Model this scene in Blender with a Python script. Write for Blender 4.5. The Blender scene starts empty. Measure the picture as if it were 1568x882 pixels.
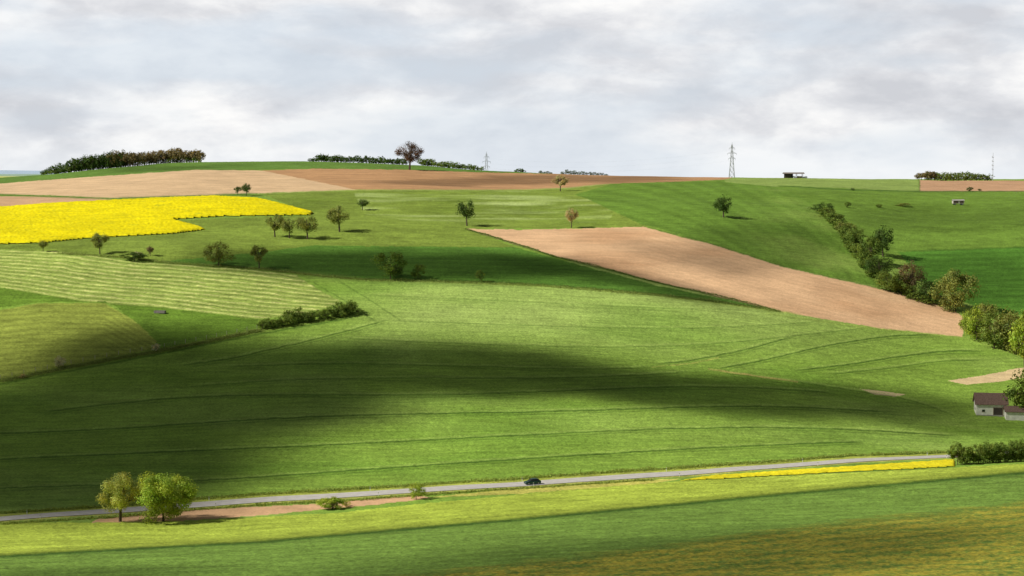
import bpy, math, numpy as np
from mathutils import Vector
R = np.random.RandomState
scene = bpy.context.scene
scene.view_settings.view_transform='Standard'
scene.view_settings.look='None'
scene.view_settings.exposure=0
F=2926.0; CU=784.0; CV=441.0; HOR=268.0
P=math.atan((CV-HOR)/F); cp,sp=math.cos(P),math.sin(P)
ZC=80.0   # eye height above valley datum
# ------------------------------------------------------------------ noise
def vnoise(x,y,seed=0):
    r=R(seed).rand(256,256)
    xf=np.floor(x); yf=np.floor(y)
    xi=xf.astype(np.int64)%256; yi=yf.astype(np.int64)%256; xj=(xi+1)%256; yj=(yi+1)%256
    tx=x-xf; ty=y-yf
    tx=tx*tx*(3-2*tx); ty=ty*ty*(3-2*ty)
    a=r[xi,yi]; b=r[xj,yi]; c=r[xi,yj]; d=r[xj,yj]
    return ((a*(1-tx)+b*tx)*(1-ty)+(c*(1-tx)+d*tx)*ty)*2-1
def fbm(x,y,seed=0,o=4):
    s=0;a=1.0;t=0
    for i in range(o):
        s=s+a*vnoise(x*2**i+17.3*i,y*2**i+5.1*i,seed+i); t+=a; a*=0.5
    return s/t
# ------------------------------------------------------------------ terrain heights
Dk=np.array([300,340,370,400,433,460,500,540,600,660,720,790,860,940,1050,1180,1300],float)
Uc=np.array([0,250,500,784,1000,1250,1400,1568],float)
VT=np.array([
[908,903,897,885,885,885,885,885],
[874,868,860,850,848,846,845,845],
[850,843,834,828,825,820,818,817],
[826,820,812,805,800,795,793,790],
[795,796,791,782,777,770,766,762],
[768,768,767,765,760,748,743,738],
[715,717,720,722,728,722,718,712],
[660,660,661,660,672,695,695,693],
[580,580,580,580,595,620,640,645],
[490,495,499,500,520,545,575,585],
[420,428,433,435,450,475,510,525],
[369,372,376,380,385,410,440,450],
[341,338,341,345,345,358,385,385],
[316,308,310,314,312,320,342,337],
[297,283,284,290,289,293,303,305],
[284,262,262,273,275,279,285,288],
[275,249.5,248,264,268.5,271,276,279]],float)
T=(CV-VT)/F
ZT=Dk[:,None]*(T*cp-sp)/(cp+T*sp)
zc=ZT[-1]
pre=[(-50,np.full(8,1.0)),(0,np.full(8,-2.5)),(60,np.full(8,-21.0)),(150,np.full(8,-42.0)),(240,ZT[0]*0.2-56*0.8)]
post=[(1380,zc-1.5),(1600,zc-14),(2000,np.full(8,-42.0)),(20000,np.full(8,-60.0))]
DK=np.concatenate([[p[0] for p in pre],Dk,[p[0] for p in post]])
ZZ=np.vstack([p[1] for p in pre]+[ZT]+[p[1] for p in post])
ST=5.0
gx=np.arange(-800,801,ST); gy=np.arange(-50,2501,ST)
H=np.zeros((len(gy),len(gx)))
for j,y in enumerate(gy):
    zcol=np.array([np.interp(y,DK,ZZ[:,i]) for i in range(8)])
    H[j]=np.interp(CU+F*gx/max(y,250.0),Uc,zcol)
k=np.arange(-12,13); g=np.exp(-k*k/(2*3.0**2)); g/=g.sum()
Hp=np.pad(H,12,mode='edge')
Hp=np.apply_along_axis(lambda m:np.convolve(m,g,'valid'),0,Hp)
H=np.apply_along_axis(lambda m:np.convolve(m,g,'valid'),1,Hp)
def cub(t):
    return (-0.5*t+t*t-0.5*t**3, 1-2.5*t*t+1.5*t**3, 0.5*t+2*t*t-1.5*t**3, -0.5*t*t+0.5*t**3)
def hgt(x,y):
    x=np.asarray(x,float); y=np.asarray(y,float)
    fx=np.clip((x-gx[0])/ST,1.001,len(gx)-3.001); fy=np.clip((y-gy[0])/ST,1.001,len(gy)-3.001)
    ix=np.floor(fx).astype(int); iy=np.floor(fy).astype(int)
    wx=cub(fx-ix); wy=cub(fy-iy); s=0
    for a in range(4):
        r=0
        for b in range(4):
            r=r+wx[b]*H[iy+a-1,ix+b-1]
        s=s+wy[a]*r
    s=s+1.3*vnoise(x/70,y/70,5)+0.4*vnoise(x/31,y/31,8)+0.12*vnoise(x/15,y/15,6)
    return s+ZC
def proj(x,y,z):
    zr=z-ZC; d=y*cp-zr*sp
    d=np.where(d<0.1,0.1,d)
    return CU+F*x/d, CV-F*(y*sp+zr*cp)/d
DS=np.arange(200,1420,0.5)
def column(u):
    x=(u-CU)/F*DS*cp
    for _ in range(2):
        z=hgt(x,DS); x=(u-CU)/F*(DS*cp-(z-ZC)*sp)
    _,v=proj(x,DS,z)
    return x,z,v
def at(u,v=None,back=0):
    x,z,vv=column(u)
    if v is not None:
        i=np.argmax(vv<=v)
        if vv[i]>v: v=None
    if v is None:
        i=int(np.argmin(np.where(DS>900,vv,1e9)))
        i=min(i+int(back*2),len(DS)-1)
    return float(x[i]),float(DS[i]),float(z[i])
# ------------------------------------------------------------------ materials
def lin(c):
    c=np.array(c,float)/255
    return np.where(c<=0.04045,c/12.92,((c+0.055)/1.055)**2.4)
KK=0.98
def alb(r,g,b,k=KK): return np.clip(lin((r,g,b))/k,0.002,0.8)
def nmat(name):
    m=bpy.data.materials.new(name); m.use_nodes=True
    nt=m.node_tree; nt.nodes.clear(); return m,nt
def mix(nt,typ,fac,a,b):
    n=nt.nodes.new('ShaderNodeMix'); n.data_type='RGBA'; n.blend_type=typ
    for s,v in ((n.inputs[0],fac),(n.inputs[6],a),(n.inputs[7],b)):
        if hasattr(v,'is_output') : nt.links.new(v,s)
        elif isinstance(v,(int,float)): s.default_value=v if s.type=='VALUE' else (v,v,v,1)
        else: s.default_value=(*v,1)
    return n.outputs[2]
def noise(nt,vec,scale,detail=4,rough=0.6,dist=0.0):
    n=nt.nodes.new('ShaderNodeTexNoise'); n.inputs['Scale'].default_value=scale
    n.inputs['Detail'].default_value=detail; n.inputs['Roughness'].default_value=rough; n.inputs['Distortion'].default_value=dist
    nt.links.new(vec,n.inputs['Vector']); return n.outputs['Fac']
def mapr(nt,val,a,b,c,d):
    n=nt.nodes.new('ShaderNodeMapRange'); nt.links.new(val,n.inputs[0])
    for i,x in enumerate((a,b,c,d)): n.inputs[i+1].default_value=x
    return n.outputs[0]
def ground_mat(name,rowang=10,gain=1.0,bump=0.45):
    m,nt=nmat(name)
    out=nt.nodes.new('ShaderNodeOutputMaterial'); b=nt.nodes.new('ShaderNodeBsdfPrincipled')
    b.inputs['Roughness'].default_value=0.9; b.inputs['Specular IOR Level'].default_value=0.08
    tc=nt.nodes.new('ShaderNodeTexCoord'); mp=nt.nodes.new('ShaderNodeMapping')
    mp.inputs['Rotation'].default_value=(0,0,math.radians(-rowang)); mp.inputs['Scale'].default_value=(0.06,1.0,1.0)
    nt.links.new(tc.outputs['Object'],mp.inputs[0])
    rows=noise(nt,mp.outputs[0],0.6,3,.7)
    fine=noise(nt,tc.outputs['Object'],1.6,3,0.8)
    med=noise(nt,tc.outputs['Object'],0.06,2)
    a=nt.nodes.new('ShaderNodeAttribute'); a.attribute_name='Col'; base=a.outputs['Color']; gr=a.outputs['Alpha']
    c=mix(nt,'MULTIPLY',gr,base,mapr(nt,rows,0.3,0.7,1-0.2*gain,1+0.2*gain))
    c=mix(nt,'MULTIPLY',gr,c,mapr(nt,fine,0.3,0.7,1-0.45*gain,1+0.45*gain))
    c=mix(nt,'MULTIPLY',1.0,c,mapr(nt,med,0.3,0.7,0.9,1.1))
    nt.links.new(c,b.inputs['Base Color'])
    bn=nt.nodes.new('ShaderNodeBump'); bn.inputs['Distance'].default_value=0.5
    bs=nt.nodes.new('ShaderNodeMath'); bs.operation='MULTIPLY'; bs.inputs[1].default_value=bump; nt.links.new(gr,bs.inputs[0]); nt.links.new(bs.outputs[0],bn.inputs['Strength'])
    nt.links.new(fine,bn.inputs['Height']); nt.links.new(bn.outputs[0],b.inputs['Normal'])
    nt.links.new(b.outputs[0],out.inputs[0]); return m
def flat_mat(name,col,rough=0.8,metal=0.0,var=0.15,scale=2.0,spec=0.3):
    m,nt=nmat(name)
    out=nt.nodes.new('ShaderNodeOutputMaterial'); b=nt.nodes.new('ShaderNodeBsdfPrincipled')
    b.inputs['Roughness'].default_value=rough; b.inputs['Metallic'].default_value=metal
    b.inputs['Specular IOR Level'].default_value=spec
    tc=nt.nodes.new('ShaderNodeTexCoord'); f=noise(nt,tc.outputs['Object'],scale,5)
    c=mix(nt,'MULTIPLY',1.0,tuple(col),mapr(nt,f,0.3,0.7,1-var,1+var))
    nt.links.new(c,b.inputs['Base Color']); nt.links.new(b.outputs[0],out.inputs[0]); return m
def leaf_mat(name,col,trans=0.35):
    m,nt=nmat(name)
    out=nt.nodes.new('ShaderNodeOutputMaterial'); b=nt.nodes.new('ShaderNodeBsdfPrincipled')
    b.inputs['Roughness'].default_value=0.65; b.inputs['Specular IOR Level'].default_value=0.2
    a=nt.nodes.new('ShaderNodeAttribute'); a.attribute_name='Lc'
    c=mix(nt,'MULTIPLY',1.0,tuple(col),a.outputs['Color'])
    t=nt.nodes.new('ShaderNodeBsdfTranslucent'); c2=mix(nt,'MULTIPLY',1.0,c,(1.2,1.15,0.6))
    nt.links.new(c,b.inputs['Base Color']); nt.links.new(c2,t.inputs[0])
    ms=nt.nodes.new('ShaderNodeMixShader'); ms.inputs[0].default_value=trans
    nt.links.new(b.outputs[0],ms.inputs[1]); nt.links.new(t.outputs[0],ms.inputs[2])
    nt.links.new(ms.outputs[0],out.inputs[0]); return m
BARK=flat_mat('bark',(0.09,0.065,0.045))
LM={'dark':leaf_mat('leaf_dark',(0.075,0.14,0.03)),
    'mid':leaf_mat('leaf_mid',(0.15,0.235,0.045)),
    'bright':leaf_mat('leaf_bright',(0.31,0.43,0.06)),
    'yell':leaf_mat('leaf_yellow_green',(0.46,0.54,0.15)),
    'olive':leaf_mat('leaf_olive',(0.23,0.28,0.075)),
    'brown':leaf_mat('leaf_budding_brown',(0.24,0.21,0.11)),
    'red':leaf_mat('leaf_red_brown',(0.14,0.09,0.065)),
    'pale':leaf_mat('leaf_pale',(0.46,0.42,0.24)),
    'blossom':leaf_mat('leaf_blossom',(0.6,0.62,0.5)),
    'grass':leaf_mat('verge_grass_blades',(0.30,0.37,0.08))}
# ------------------------------------------------------------------ mesh helper
def mesh(name,V,Q,mats,mi=None,col=None,colname='Col',smooth=False,alpha=None):
    V=np.asarray(V,np.float32); Q=np.asarray(Q,np.int32)
    me=bpy.data.meshes.new(name); n=len(Q); k=Q.shape[1]
    me.vertices.add(len(V)); me.vertices.foreach_set('co',V.ravel())
    me.loops.add(n*k); me.loops.foreach_set('vertex_index',Q.ravel())
    me.polygons.add(n); me.polygons.foreach_set('loop_start',np.arange(0,n*k,k,dtype=np.int32))
    try: me.polygons.foreach_set('loop_total',np.full(n,k,np.int32))
    except Exception: pass
    for m in mats: me.materials.append(m)
    if mi is not None: me.polygons.foreach_set('material_index',np.asarray(mi,np.int32))
    me.update(calc_edges=True)
    me.polygons.foreach_set('use_smooth',np.full(n,smooth))
    if col is not None:
        a=me.color_attributes.new(colname,'FLOAT_COLOR','POINT')
        c=np.ones((len(V),4),np.float32); c[:,:3]=col
        if alpha is not None: c[:,3]=alpha
        a.data.foreach_set('color',c.ravel())
    return me
def obj(name,me,loc=(0,0,0),rot=0,scale=(1,1,1),parent=None):
    o=bpy.data.objects.new(name,me); scene.collection.objects.link(o)
    o.location=loc; o.rotation_euler=(0,0,rot); o.scale=scale
    if parent: o.parent=parent
    return o
# ------------------------------------------------------------------ ground grid
rows=[1.0]
while rows[-1]<280: rows.append(rows[-1]+max(1.5,min(8,rows[-1]*0.05)))
d=rows[-1]
cvv=column(784)[2]
while d<1340:
    g_=abs(np.interp(d+2,DS,cvv)-np.interp(d-2,DS,cvv))/4
    d+=float(np.clip(0.8/max(g_,1e-3),0.55,1.7)); rows.append(d)
st=2.0
while d<20000: d+=st; st*=1.12; rows.append(d)
rows=np.array(rows)
ui=np.arange(-20,1590,1.4)
eo=8*1.16**np.arange(0,45); eo=np.cumsum(eo)
uu=np.concatenate([-20-eo[::-1],ui,ui[-1]+eo])
UU,DD=np.meshgrid(uu,rows)
X=(UU-CU)/F*DD; Y=DD.copy(); Z=hgt(X,Y)
nr,nc=X.shape; print('grid',nr,nc)
X=X.ravel();Y=Y.ravel();Z=Z.ravel()
u,v=proj(X,Y,Z)
inner=(Y<1420)&(Y>240)
ju=u+1.6*fbm(X/4,Y/4,31,2); jv=v+0.7*fbm(X/3,Y/3,33,2)
def pip(poly,pu=ju,pv=jv):
    p=np.array(poly,float)
    m=inner&(pu>p[:,0].min())&(pu<p[:,0].max())&(pv>p[:,1].min())&(pv<p[:,1].max())
    idx=np.nonzero(m)[0]; a=pu[idx]; b=pv[idx]; c=np.zeros(len(idx),bool)
    for i in range(len(p)):
        x1,y1=p[i-1]; x2,y2=p[i]
        if y1==y2: continue
        t=((y1>b)!=(y2>b))
        c^= t&(a<(x2-x1)*(b-y1)/(y2-y1)+x1)
    return idx[c]
COL=np.zeros((len(X),3)); DZ=np.zeros(len(X))
COL[:]=alb(128,158,64)
COL[Y<330]=alb(95,130,50)
patch=fbm(X/30,Y/30,41); fine=fbm(X/5,Y/5,43,3)
def paint(poly,c,var=0.1,varfine=0.08,dz=0.0):
    i=pip(poly); f=1+var*patch[i]+varfine*fine[i]
    COL[i]=alb(*c)[None,:]*f[:,None]; DZ[i]=dz; return i
def lum(i,f): COL[i]*=np.asarray(f)[:,None]
def tint(i,c,t):
    t=np.clip(t,0,1)[:,None]; COL[i]=COL[i]*(1-t)+alb(*c)[None,:]*t
# big wheat field variation and painted sunlit band
i=pip([(-60,400),(1640,400),(1640,790),(-60,800)]); lum(i,1+0.12*patch[i]+0.06*fine[i]+0.05*np.sin(v[i]*1.15+u[i]*0.05))
tint(i,(168,190,106),0.45*np.clip(fbm(X[i]/60,Y[i]/40,47)+0.1,0,1)+0.6*np.clip((560-v[i])/80,0,1)*np.clip((u[i]-500)/150,0,1)*np.clip((1500-u[i])/300,.3,1))  # upper band tinted paler: its sunlight is painted into the crop colour
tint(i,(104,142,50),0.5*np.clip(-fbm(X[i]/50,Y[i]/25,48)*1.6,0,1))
# upper slopes
paint([(-50,240),(1640,240),(1640,300),(-50,300)],(118,146,62))
paint([(-50,268),(60,262),(310,240),(480,240),(740,255),(900,262),(900,268),(740,264),(620,260),(480,258),(300,261),(120,272),(0,281),(-50,284)],(100,132,58))
# meadow band
i=paint([(-60,374),(130,366),(318,352),(265,337),(480,330),(400,296),(550,291),(800,291),(960,281),(1010,281),(900,300),(1000,346),(880,349),(715,350),(790,379),(600,378),(400,386),(240,401),(100,387),(-60,378)],(124,144,60),0.22,0.18)
tint(i,(100,122,42),0.8*np.clip(fbm(X[i]/35,Y[i]/30,52)*1.5,0,1))
i=pip([(540,292),(800,293),(960,300),(930,340),(700,345),(560,330)]); tint(i,(184,202,130),0.95*np.clip(fbm(X[i]/40,Y[i]/12,77)+0.15,0,1))
# hill field
i=paint([(1000,347),(985,345),(900,305),(880,298),(940,281),(1110,277),(1190,284),(1240,308),(1290,358),(1350,440),(1200,408),(1100,377)],(104,136,52),0.12,0.1)
s=np.hypot(u[i]-860,(v[i]-560)*1.5); lum(i,1+0.08*np.sin(s/2.6+fine[i])+0.05*np.sin(s/7.1))
tint(i,(156,176,90),0.7*np.clip((u[i]-1120)/150,0,1)*np.clip(fbm(X[i]/20,Y[i]/30,53)+0.3,0,1))  # right part tinted lighter, sunlight put into the field colour
# top right grass
i=paint([(1110,262),(1406,270),(1408,293),(1300,292),(1190,286),(1110,279)],(138,160,84),0.15,0.15)
# right fields
i=paint([(1190,284),(1408,293),(1640,293),(1640,385),(1380,386),(1340,440),(1290,360),(1240,309)],(108,138,54),0.22,0.16)
i=paint([(1375,386),(1640,376),(1640,490),(1540,480),(1500,470),(1430,450)],(84,128,46),0.08,0.06)
lum(i,1+0.10*np.sin((v[i]+u[i]*0.03)*0.75+fine[i]))
# ploughed fields
i=paint([(-50,284),(0,281),(120,272),(300,260),(400,261),(470,275),(548,291),(400,296),(300,300),(170,304),(100,300),(-50,296)],(208,178,142),0.07,0.06)
lum(i,1+0.03*np.sin(v[i]*2.2+u[i]*0.04))
i=paint([(400,261),(490,258),(620,260),(740,264),(900,267),(1000,269),(1125,271),(1110,275),(1040,278),(940,281),(870,288),(800,291),(548,291),(470,275)],(182,142,104),0.08,0.06)
lum(i,1+0.04*np.sin(v[i]*2.0+u[i]*0.02))
paint([(-50,300),(100,301),(185,306),(90,312),(-50,319)],(194,158,126))
i=paint([(1408,276),(1640,276),(1640,293),(1408,293)],(190,152,120),0.08)
# darker cereal parcel
i=paint([(240,401),(400,386),(480,376),(790,379),(1000,436),(1195,476),(1000,451),(840,438),(700,432),(560,428),(400,412),(250,402)],(92,132,50),0.08,0.05)
lum(i,1+0.06*np.sin((v[i]-u[i]*0.02)*0.9+fine[i]))
# ploughed wedge
pw=[(712,350),(800,352),(880,350),(985,347),(1040,362),(1100,377),(1200,409),(1350,443),(1450,469),(1476,485),(1474,516),(1350,503),(1200,478),(1000,430),(850,392),(780,372)]
i=paint(pw,(216,178,140),0.06,0.03)
tint(i,(184,138,100),0.6*np.clip(fbm(X[i]/45,Y[i]/25,57)*1.4,0,1))
s=v[i]-np.interp(u[i],[712,985,1200,1476],[350,347,409,485]); lum(i,1+0.04*np.sin(s*1.1)+0.03*np.sin(s*2.3))
# hay meadow with windrows
hay=[(-60,374),(0,382),(100,386),(200,400),(400,415),(452,421),(490,445),(525,464),(470,480),(395,489),(250,471),(130,462),(0,440),(-60,430)]
i=paint(hay,(148,168,82),0.14,0.14)
tp=np.interp(u[i],[0,100,200,400,525],[382,386,400,415,428]); bt=np.interp(u[i],[0,130,250,395,525],[442,464,473,491,500])
s=(v[i]-tp)/(bt-tp)*12+0.5*fbm(X[i]/25,Y[i]/25,55)+0.2*fbm(X[i]/6,Y[i]/6,58)
rid=np.clip(np.sin(s*2*np.pi),0,1)**3*(0.75+0.9*fbm(X[i]/3,Y[i]/3,56)); rid=np.clip(rid,0,1.2)
COL[i]=COL[i]*(1-0.6*rid[:,None])+alb(228,224,150)[None,:]*0.6*rid[:,None]
drk=np.clip(-np.sin(s*2*np.pi+0.7),0,1)**3*(0.8+0.8*fbm(X[i]/4,Y[i]/4,60)); lum(i,1-0.45*np.clip(drk,0,1))
DZ[i]+=0.3*rid
i=paint([(-60,430),(0,440),(130,462),(250,471),(395,489),(395,502),(240,537),(180,470),(160,462),(60,463),(-60,478)],(98,128,44),0.2,0.2)
i=paint([(-60,480),(0,475),(60,464),(160,464),(205,490),(240,522),(236,534),(90,563),(0,582),(-60,590)],(134,146,64),0.14,0.18)
s=v[i]-np.interp(u[i],[0,60,160,240],[476,464,466,540])*0.6; lum(i,1+0.12*np.sin(s*0.75+1.5*fbm(X[i]/20,Y[i]/20,59)))
# foreground parcels
paint([(-60,800),(150,800),(300,797),(520,785),(655,770),(900,748),(1050,736),(1300,724),(1460,716),(1640,706),(1640,722),(1200,757),(800,795),(400,830),(0,852),(-60,855)],(166,184,72),0.14,0.14)
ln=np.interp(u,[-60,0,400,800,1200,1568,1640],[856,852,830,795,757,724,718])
i=np.nonzero(inner&(v>ln-30)&(v<ln)&(Y<520))[0]; lum(i,1+0.06*np.sin((v[i]-ln[i])*1.0)+0.12*fbm(X[i]/2,Y[i]/1,63,2))
i=np.nonzero(inner&(v>ln)&(Y>240)&(Y<520))[0]; COL[i]=alb(112,142,62)*(1+0.08*patch[i]+0.05*fine[i]+0.07*np.sin((v[i]-ln[i])*0.9)+0.2*fbm(X[i]/1.5,Y[i]/0.8,64,2))[:,None]
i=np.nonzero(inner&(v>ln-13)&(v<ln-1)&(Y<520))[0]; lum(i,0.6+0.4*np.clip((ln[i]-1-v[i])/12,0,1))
t=np.exp(-((v-ln)/2.6)**2)*inner*(Y<520); COL=COL*(1-0.9*t[:,None])+alb(48,80,28)[None,:]*0.9*t[:,None]  # dark line paints the tall crop edge's shadow into the ground colour
gl=np.interp(u,[-60,540,900,1250,1640],[900,886,846,800,755])
hf=fbm(X/0.7,Y/0.7,62,3); md_=fbm(X/9,Y/4,66,3)
t=np.clip((v-gl+8*fbm(X/12,Y/4,61))/14,0,1)*(inner&(Y<520))
t=np.clip(t*(0.42+0.8*hf+0.4*md_+0.18*np.sin((v-gl)*0.6)),0,0.85)
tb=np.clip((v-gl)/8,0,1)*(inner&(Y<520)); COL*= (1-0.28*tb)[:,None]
COL=COL*(1-t[:,None])+alb(178,164,62)[None,:]*t[:,None]
# soil strip by road, bare patches
paint([(140,800),(150,795),(300,780),(460,773),(520,768),(640,758),(658,762),(620,768),(520,778),(400,789),(270,798)],(200,162,126),0.1,0.15)
paint([(655,762),(780,748),(950,738),(1050,732),(1000,740),(800,756)],(186,182,92),0.2,0.2)
paint([(1450,583),(1500,576),(1568,562),(1600,560),(1600,575),(1530,584),(1480,589)],(212,188,146))
paint([(1316,595),(1350,599),(1386,604),(1370,608),(1340,604)],(220,198,154))
def line(pts,w,c,a=1.0,dz=0.0):
    p=np.array(pts,float); o=np.argsort(p[:,0]); p=p[o]
    l=np.interp(ju,p[:,0],p[:,1]); m=inner&(u>p[0,0])&(u<p[-1,0])&(np.abs(jv-l)<w*2)
    i=np.nonzero(m)[0]; t=a*np.exp(-((jv[i]-l[i])/w)**2*1.6)
    endf=np.clip(np.minimum(u[i]-p[0,0],p[-1,0]-u[i])/25,0,1); t=t*endf
    COL[i]=COL[i]*(1-t[:,None])+alb(*c)[None,:]*t[:,None]; DZ[i]+=dz*t
def vline(pts,w,c,a=1.0):
    p=np.array(pts,float)
    for (x1,y1),(x2,y2) in zip(p[:-1],p[1:]):
        dx,dy=x2-x1,y2-y1; L=dx*dx+dy*dy
        idx=np.nonzero(inner&(u>min(x1,x2)-5)&(u<max(x1,x2)+5)&(v>min(y1,y2)-5)&(v<max(y1,y2)+5))[0]
        t=np.clip(((u[idx]-x1)*dx+(v[idx]-y1)*dy)/L,0,1)
        dd=np.hypot(ju[idx]-x1-t*dx,(jv[idx]-y1-t*dy)); q=a*np.clip(1.3-dd/w,0,1); q=np.clip(q,0,1)
        COL[idx]=COL[idx]*(1-q[:,None])+alb(*c)[None,:]*q[:,None]
DG=(56,88,28)
def smooth(tr):
    p=np.array(tr,float); xx=np.linspace(p[0,0],p[-1,0],40); yy=np.interp(xx,p[:,0],p[:,1]); q=np.pad(yy,4,mode='reflect',reflect_type='odd')
    return list(zip(xx,np.convolve(q,np.ones(9)/9,'valid')))
trams=[[(-20,748),(300,738),(600,716),(900,696),(1150,682),(1330,676)],
[(-20,704),(300,690),(600,677),(900,661),(1100,653),(1300,655),(1470,668)],
[(-20,664),(150,660),(400,640),(600,634),(900,630),(1100,620),(1250,622),(1380,632)],
[(60,632),(200,612),(400,603),(620,606),(800,602),(1000,592),(1130,590),(1280,602)],
[(290,592),(420,582),(600,578),(800,580),(960,576),(1060,570)],
[(330,562),(500,556),(700,560),(880,566),(1000,563)],
[(520,518),(640,524),(850,531),(1000,532),(1120,526),(1230,512),(1330,502)],
[(600,491),(800,498),(1000,504),(1150,500),(1260,492)],
[(560,452),(800,462),(1000,472),(1130,474)],
[(270,560),(340,552),(460,525),(540,505),(600,488)],
[(1000,558),(1060,552),(1140,536),(1220,514)],[(1090,566),(1160,554),(1260,530),(1360,514),(1440,512)],
[(1210,568),(1290,560),(1380,545),(1450,537),(1510,538)],[(1260,574),(1380,562),(1440,552),(1510,552)],
[(1100,570),(1220,585),(1400,612),(1470,640)]]
for n_t,tr in enumerate(trams):
    w8=[.85,.8,.85,.7,.5,.5,.45,.35,.3,.75,.8,.85,.85,.6,.5][n_t]
    tr=smooth(tr)
    line(tr,1.4,DG,w8)
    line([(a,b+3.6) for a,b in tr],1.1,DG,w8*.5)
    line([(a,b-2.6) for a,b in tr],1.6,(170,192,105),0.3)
for pts in ([(480,432),(530,462),(575,492)],[(520,431),(570,462),(612,490)]): vline(pts,1.2,DG,0.5)
vline([(1000,562),(1060,556),(1100,548)],1.2,(190,190,100),0.5)
vline([(1085,565),(1140,573),(1220,585)],1.5,(186,170,100),0.8)
for pts in ([(-30,589),(90,566),(240,538),(400,506),(545,480)],): 
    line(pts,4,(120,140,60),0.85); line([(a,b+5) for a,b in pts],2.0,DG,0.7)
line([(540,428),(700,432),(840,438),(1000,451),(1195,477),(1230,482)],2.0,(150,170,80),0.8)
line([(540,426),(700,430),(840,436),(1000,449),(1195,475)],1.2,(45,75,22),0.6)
line([(90,386),(250,402),(400,412),(560,428)],3.5,(115,135,60),0.7)
line([(712,350),(850,393),(1000,431),(1195,477)],1.6,(60,80,30),0.8)
line([(400,296),(548,291),(800,291),(870,288),(940,281)],1.3,(150,170,90),0.8)
line([(-30,297),(170,304),(300,300),(400,296)],2.0,(85,120,45),0.9)
line([(985,346),(1100,376),(1200,408),(1350,442),(1460,472)],1.5,(85,110,45),0.8)
line([(1375,385),(1640,376)],1.6,(60,95,32),0.6)
line([(1190,284),(1300,291),(1408,293),(1640,293)],1.2,(70,100,40),0.8)
vline([(1408,276),(1408,294)],1.2,(80,110,45),0.8)
line([(1160,478),(1300,498),(1475,517),(1568,547)],1.8,(140,160,75),0.6)
line([(1230,600),(1400,640),(1600,672)],3,(140,165,78),0.5)
# road path
rp=[(-260,818),(-100,803),(0,795),(150,783),(300,773),(480,762),(620,753),(812,741),(1000,728),(1200,714),(1350,704),(1460,698),(1600,691),(1750,683)]
RP=np.array([at(a,b) for a,b in rp])
xs=np.linspace(RP[0,0],RP[-1,0],260); ys=np.interp(xs,RP[:,0],RP[:,1])
kk=np.ones(31)/31; ys=np.convolve(np.pad(ys,15,mode='reflect',reflect_type='odd'),kk,'valid')
dr=np.gradient(ys,xs)
ry=np.interp(X,xs,ys); slope=np.interp(X,xs,dr); rd=(Y-ry)/np.sqrt(1+slope**2)
vj=rd+1.2*fbm(X/5,Y/5,71)
i=np.nonzero(inner&(vj>3)&(vj<7.6))[0]; COL[i]=alb(166,176,80)*(1+0.3*fine[i])[:,None]
i=np.nonzero(inner&(vj>7.6)&(vj<9.2))[0]; COL[i]=alb(78,104,38)
i=np.nonzero(inner&(vj<-3)&(vj>-5.0))[0]; COL[i]=alb(170,172,92)*(1+0.3*fine[i])[:,None]
# crop-scale mottling (soil is smoother than crop)
soil=(COL[:,0]>COL[:,1]*1.15)
GR=np.where(soil,0.45,1.0)
i=np.nonzero(inner)[0]; lum(i,1+GR[i]*(0.16*fbm(X[i]/3.5,Y[i]/1.8,121,3)+0.07*fbm(X[i]/1.1,Y[i]/1.1,125,2)))
rel=(0.12*fbm(X/1.2,Y/1.2,81,2)+0.06*fbm(X/3,Y/3,83,2))*GR
ww=np.clip((np.abs(rd)-5)/3,0,1)
ZG=Z+np.where(inner,(rel+DZ)*ww,0)
rape1=[(-60,318),(0,318),(90,311),(200,306),(330,301),(395,305),(440,315),(482,326),(475,330),(340,332),(265,337),(290,343),(318,352),(270,358),(130,366),(60,373),(-60,376)]
rape2=[(1030,737),(1100,728),(1300,715),(1463,705),(1463,715),(1300,723),(1100,734)]
V3=np.stack([X,Y,ZG],1)
I=np.arange(nr*nc).reshape(nr,nc)
Q=np.stack([I[:-1,:-1],I[:-1,1:],I[1:,1:],I[1:,:-1]],-1).reshape(-1,4)
GM=ground_mat('field_ground')
COL=np.clip(COL,0.002,0.8)
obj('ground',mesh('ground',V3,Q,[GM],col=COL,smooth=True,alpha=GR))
def crop(name,poly,height,c):
    idx=pip(poly,u,v); m=np.zeros(nr*nc,bool); m[idx]=True
    mb=m.reshape(nr,nc).astype(float)
    for ax in (0,1):
        mb=sum(np.roll(mb,s_,ax) for s_ in range(-2,3))/5
    mb=mb.ravel()
    qs=Q[m[Q].all(1)]; used=np.unique(qs); rm=np.full(nr*nc,-1); rm[used]=np.arange(len(used))
    vv=V3[used].copy(); h=np.clip((mb[used]-0.45)/0.45,0,1)
    vv[:,2]+=0.03+height*h+0.2*height*fbm(vv[:,0]/0.9,vv[:,1]/0.9,91,2)*h
    cc=np.tile(alb(*c),(len(used),1))*(1+0.12*fine[used]+0.06*patch[used])[:,None]
    g_=np.clip(fbm(vv[:,0]/6,vv[:,1]/2.5,95)-0.3,0,1)*1.2+(1-h)*0.5+0.35*np.clip(fbm(vv[:,0]/1.5,vv[:,1]/1.5,97,2),0,1); g_=np.clip(g_,0,1)
    cc=cc*(1-g_[:,None])+alb(165,175,45)*g_[:,None]
    obj(name,mesh(name,vv,rm[qs],[ground_mat(name+'_flowers',gain=0.6,bump=.25)],col=cc,smooth=True))
crop('rapeseed_field',rape1,1.0,(236,214,10)); crop('rapeseed_field',rape2,0.4,(226,212,40))
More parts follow.
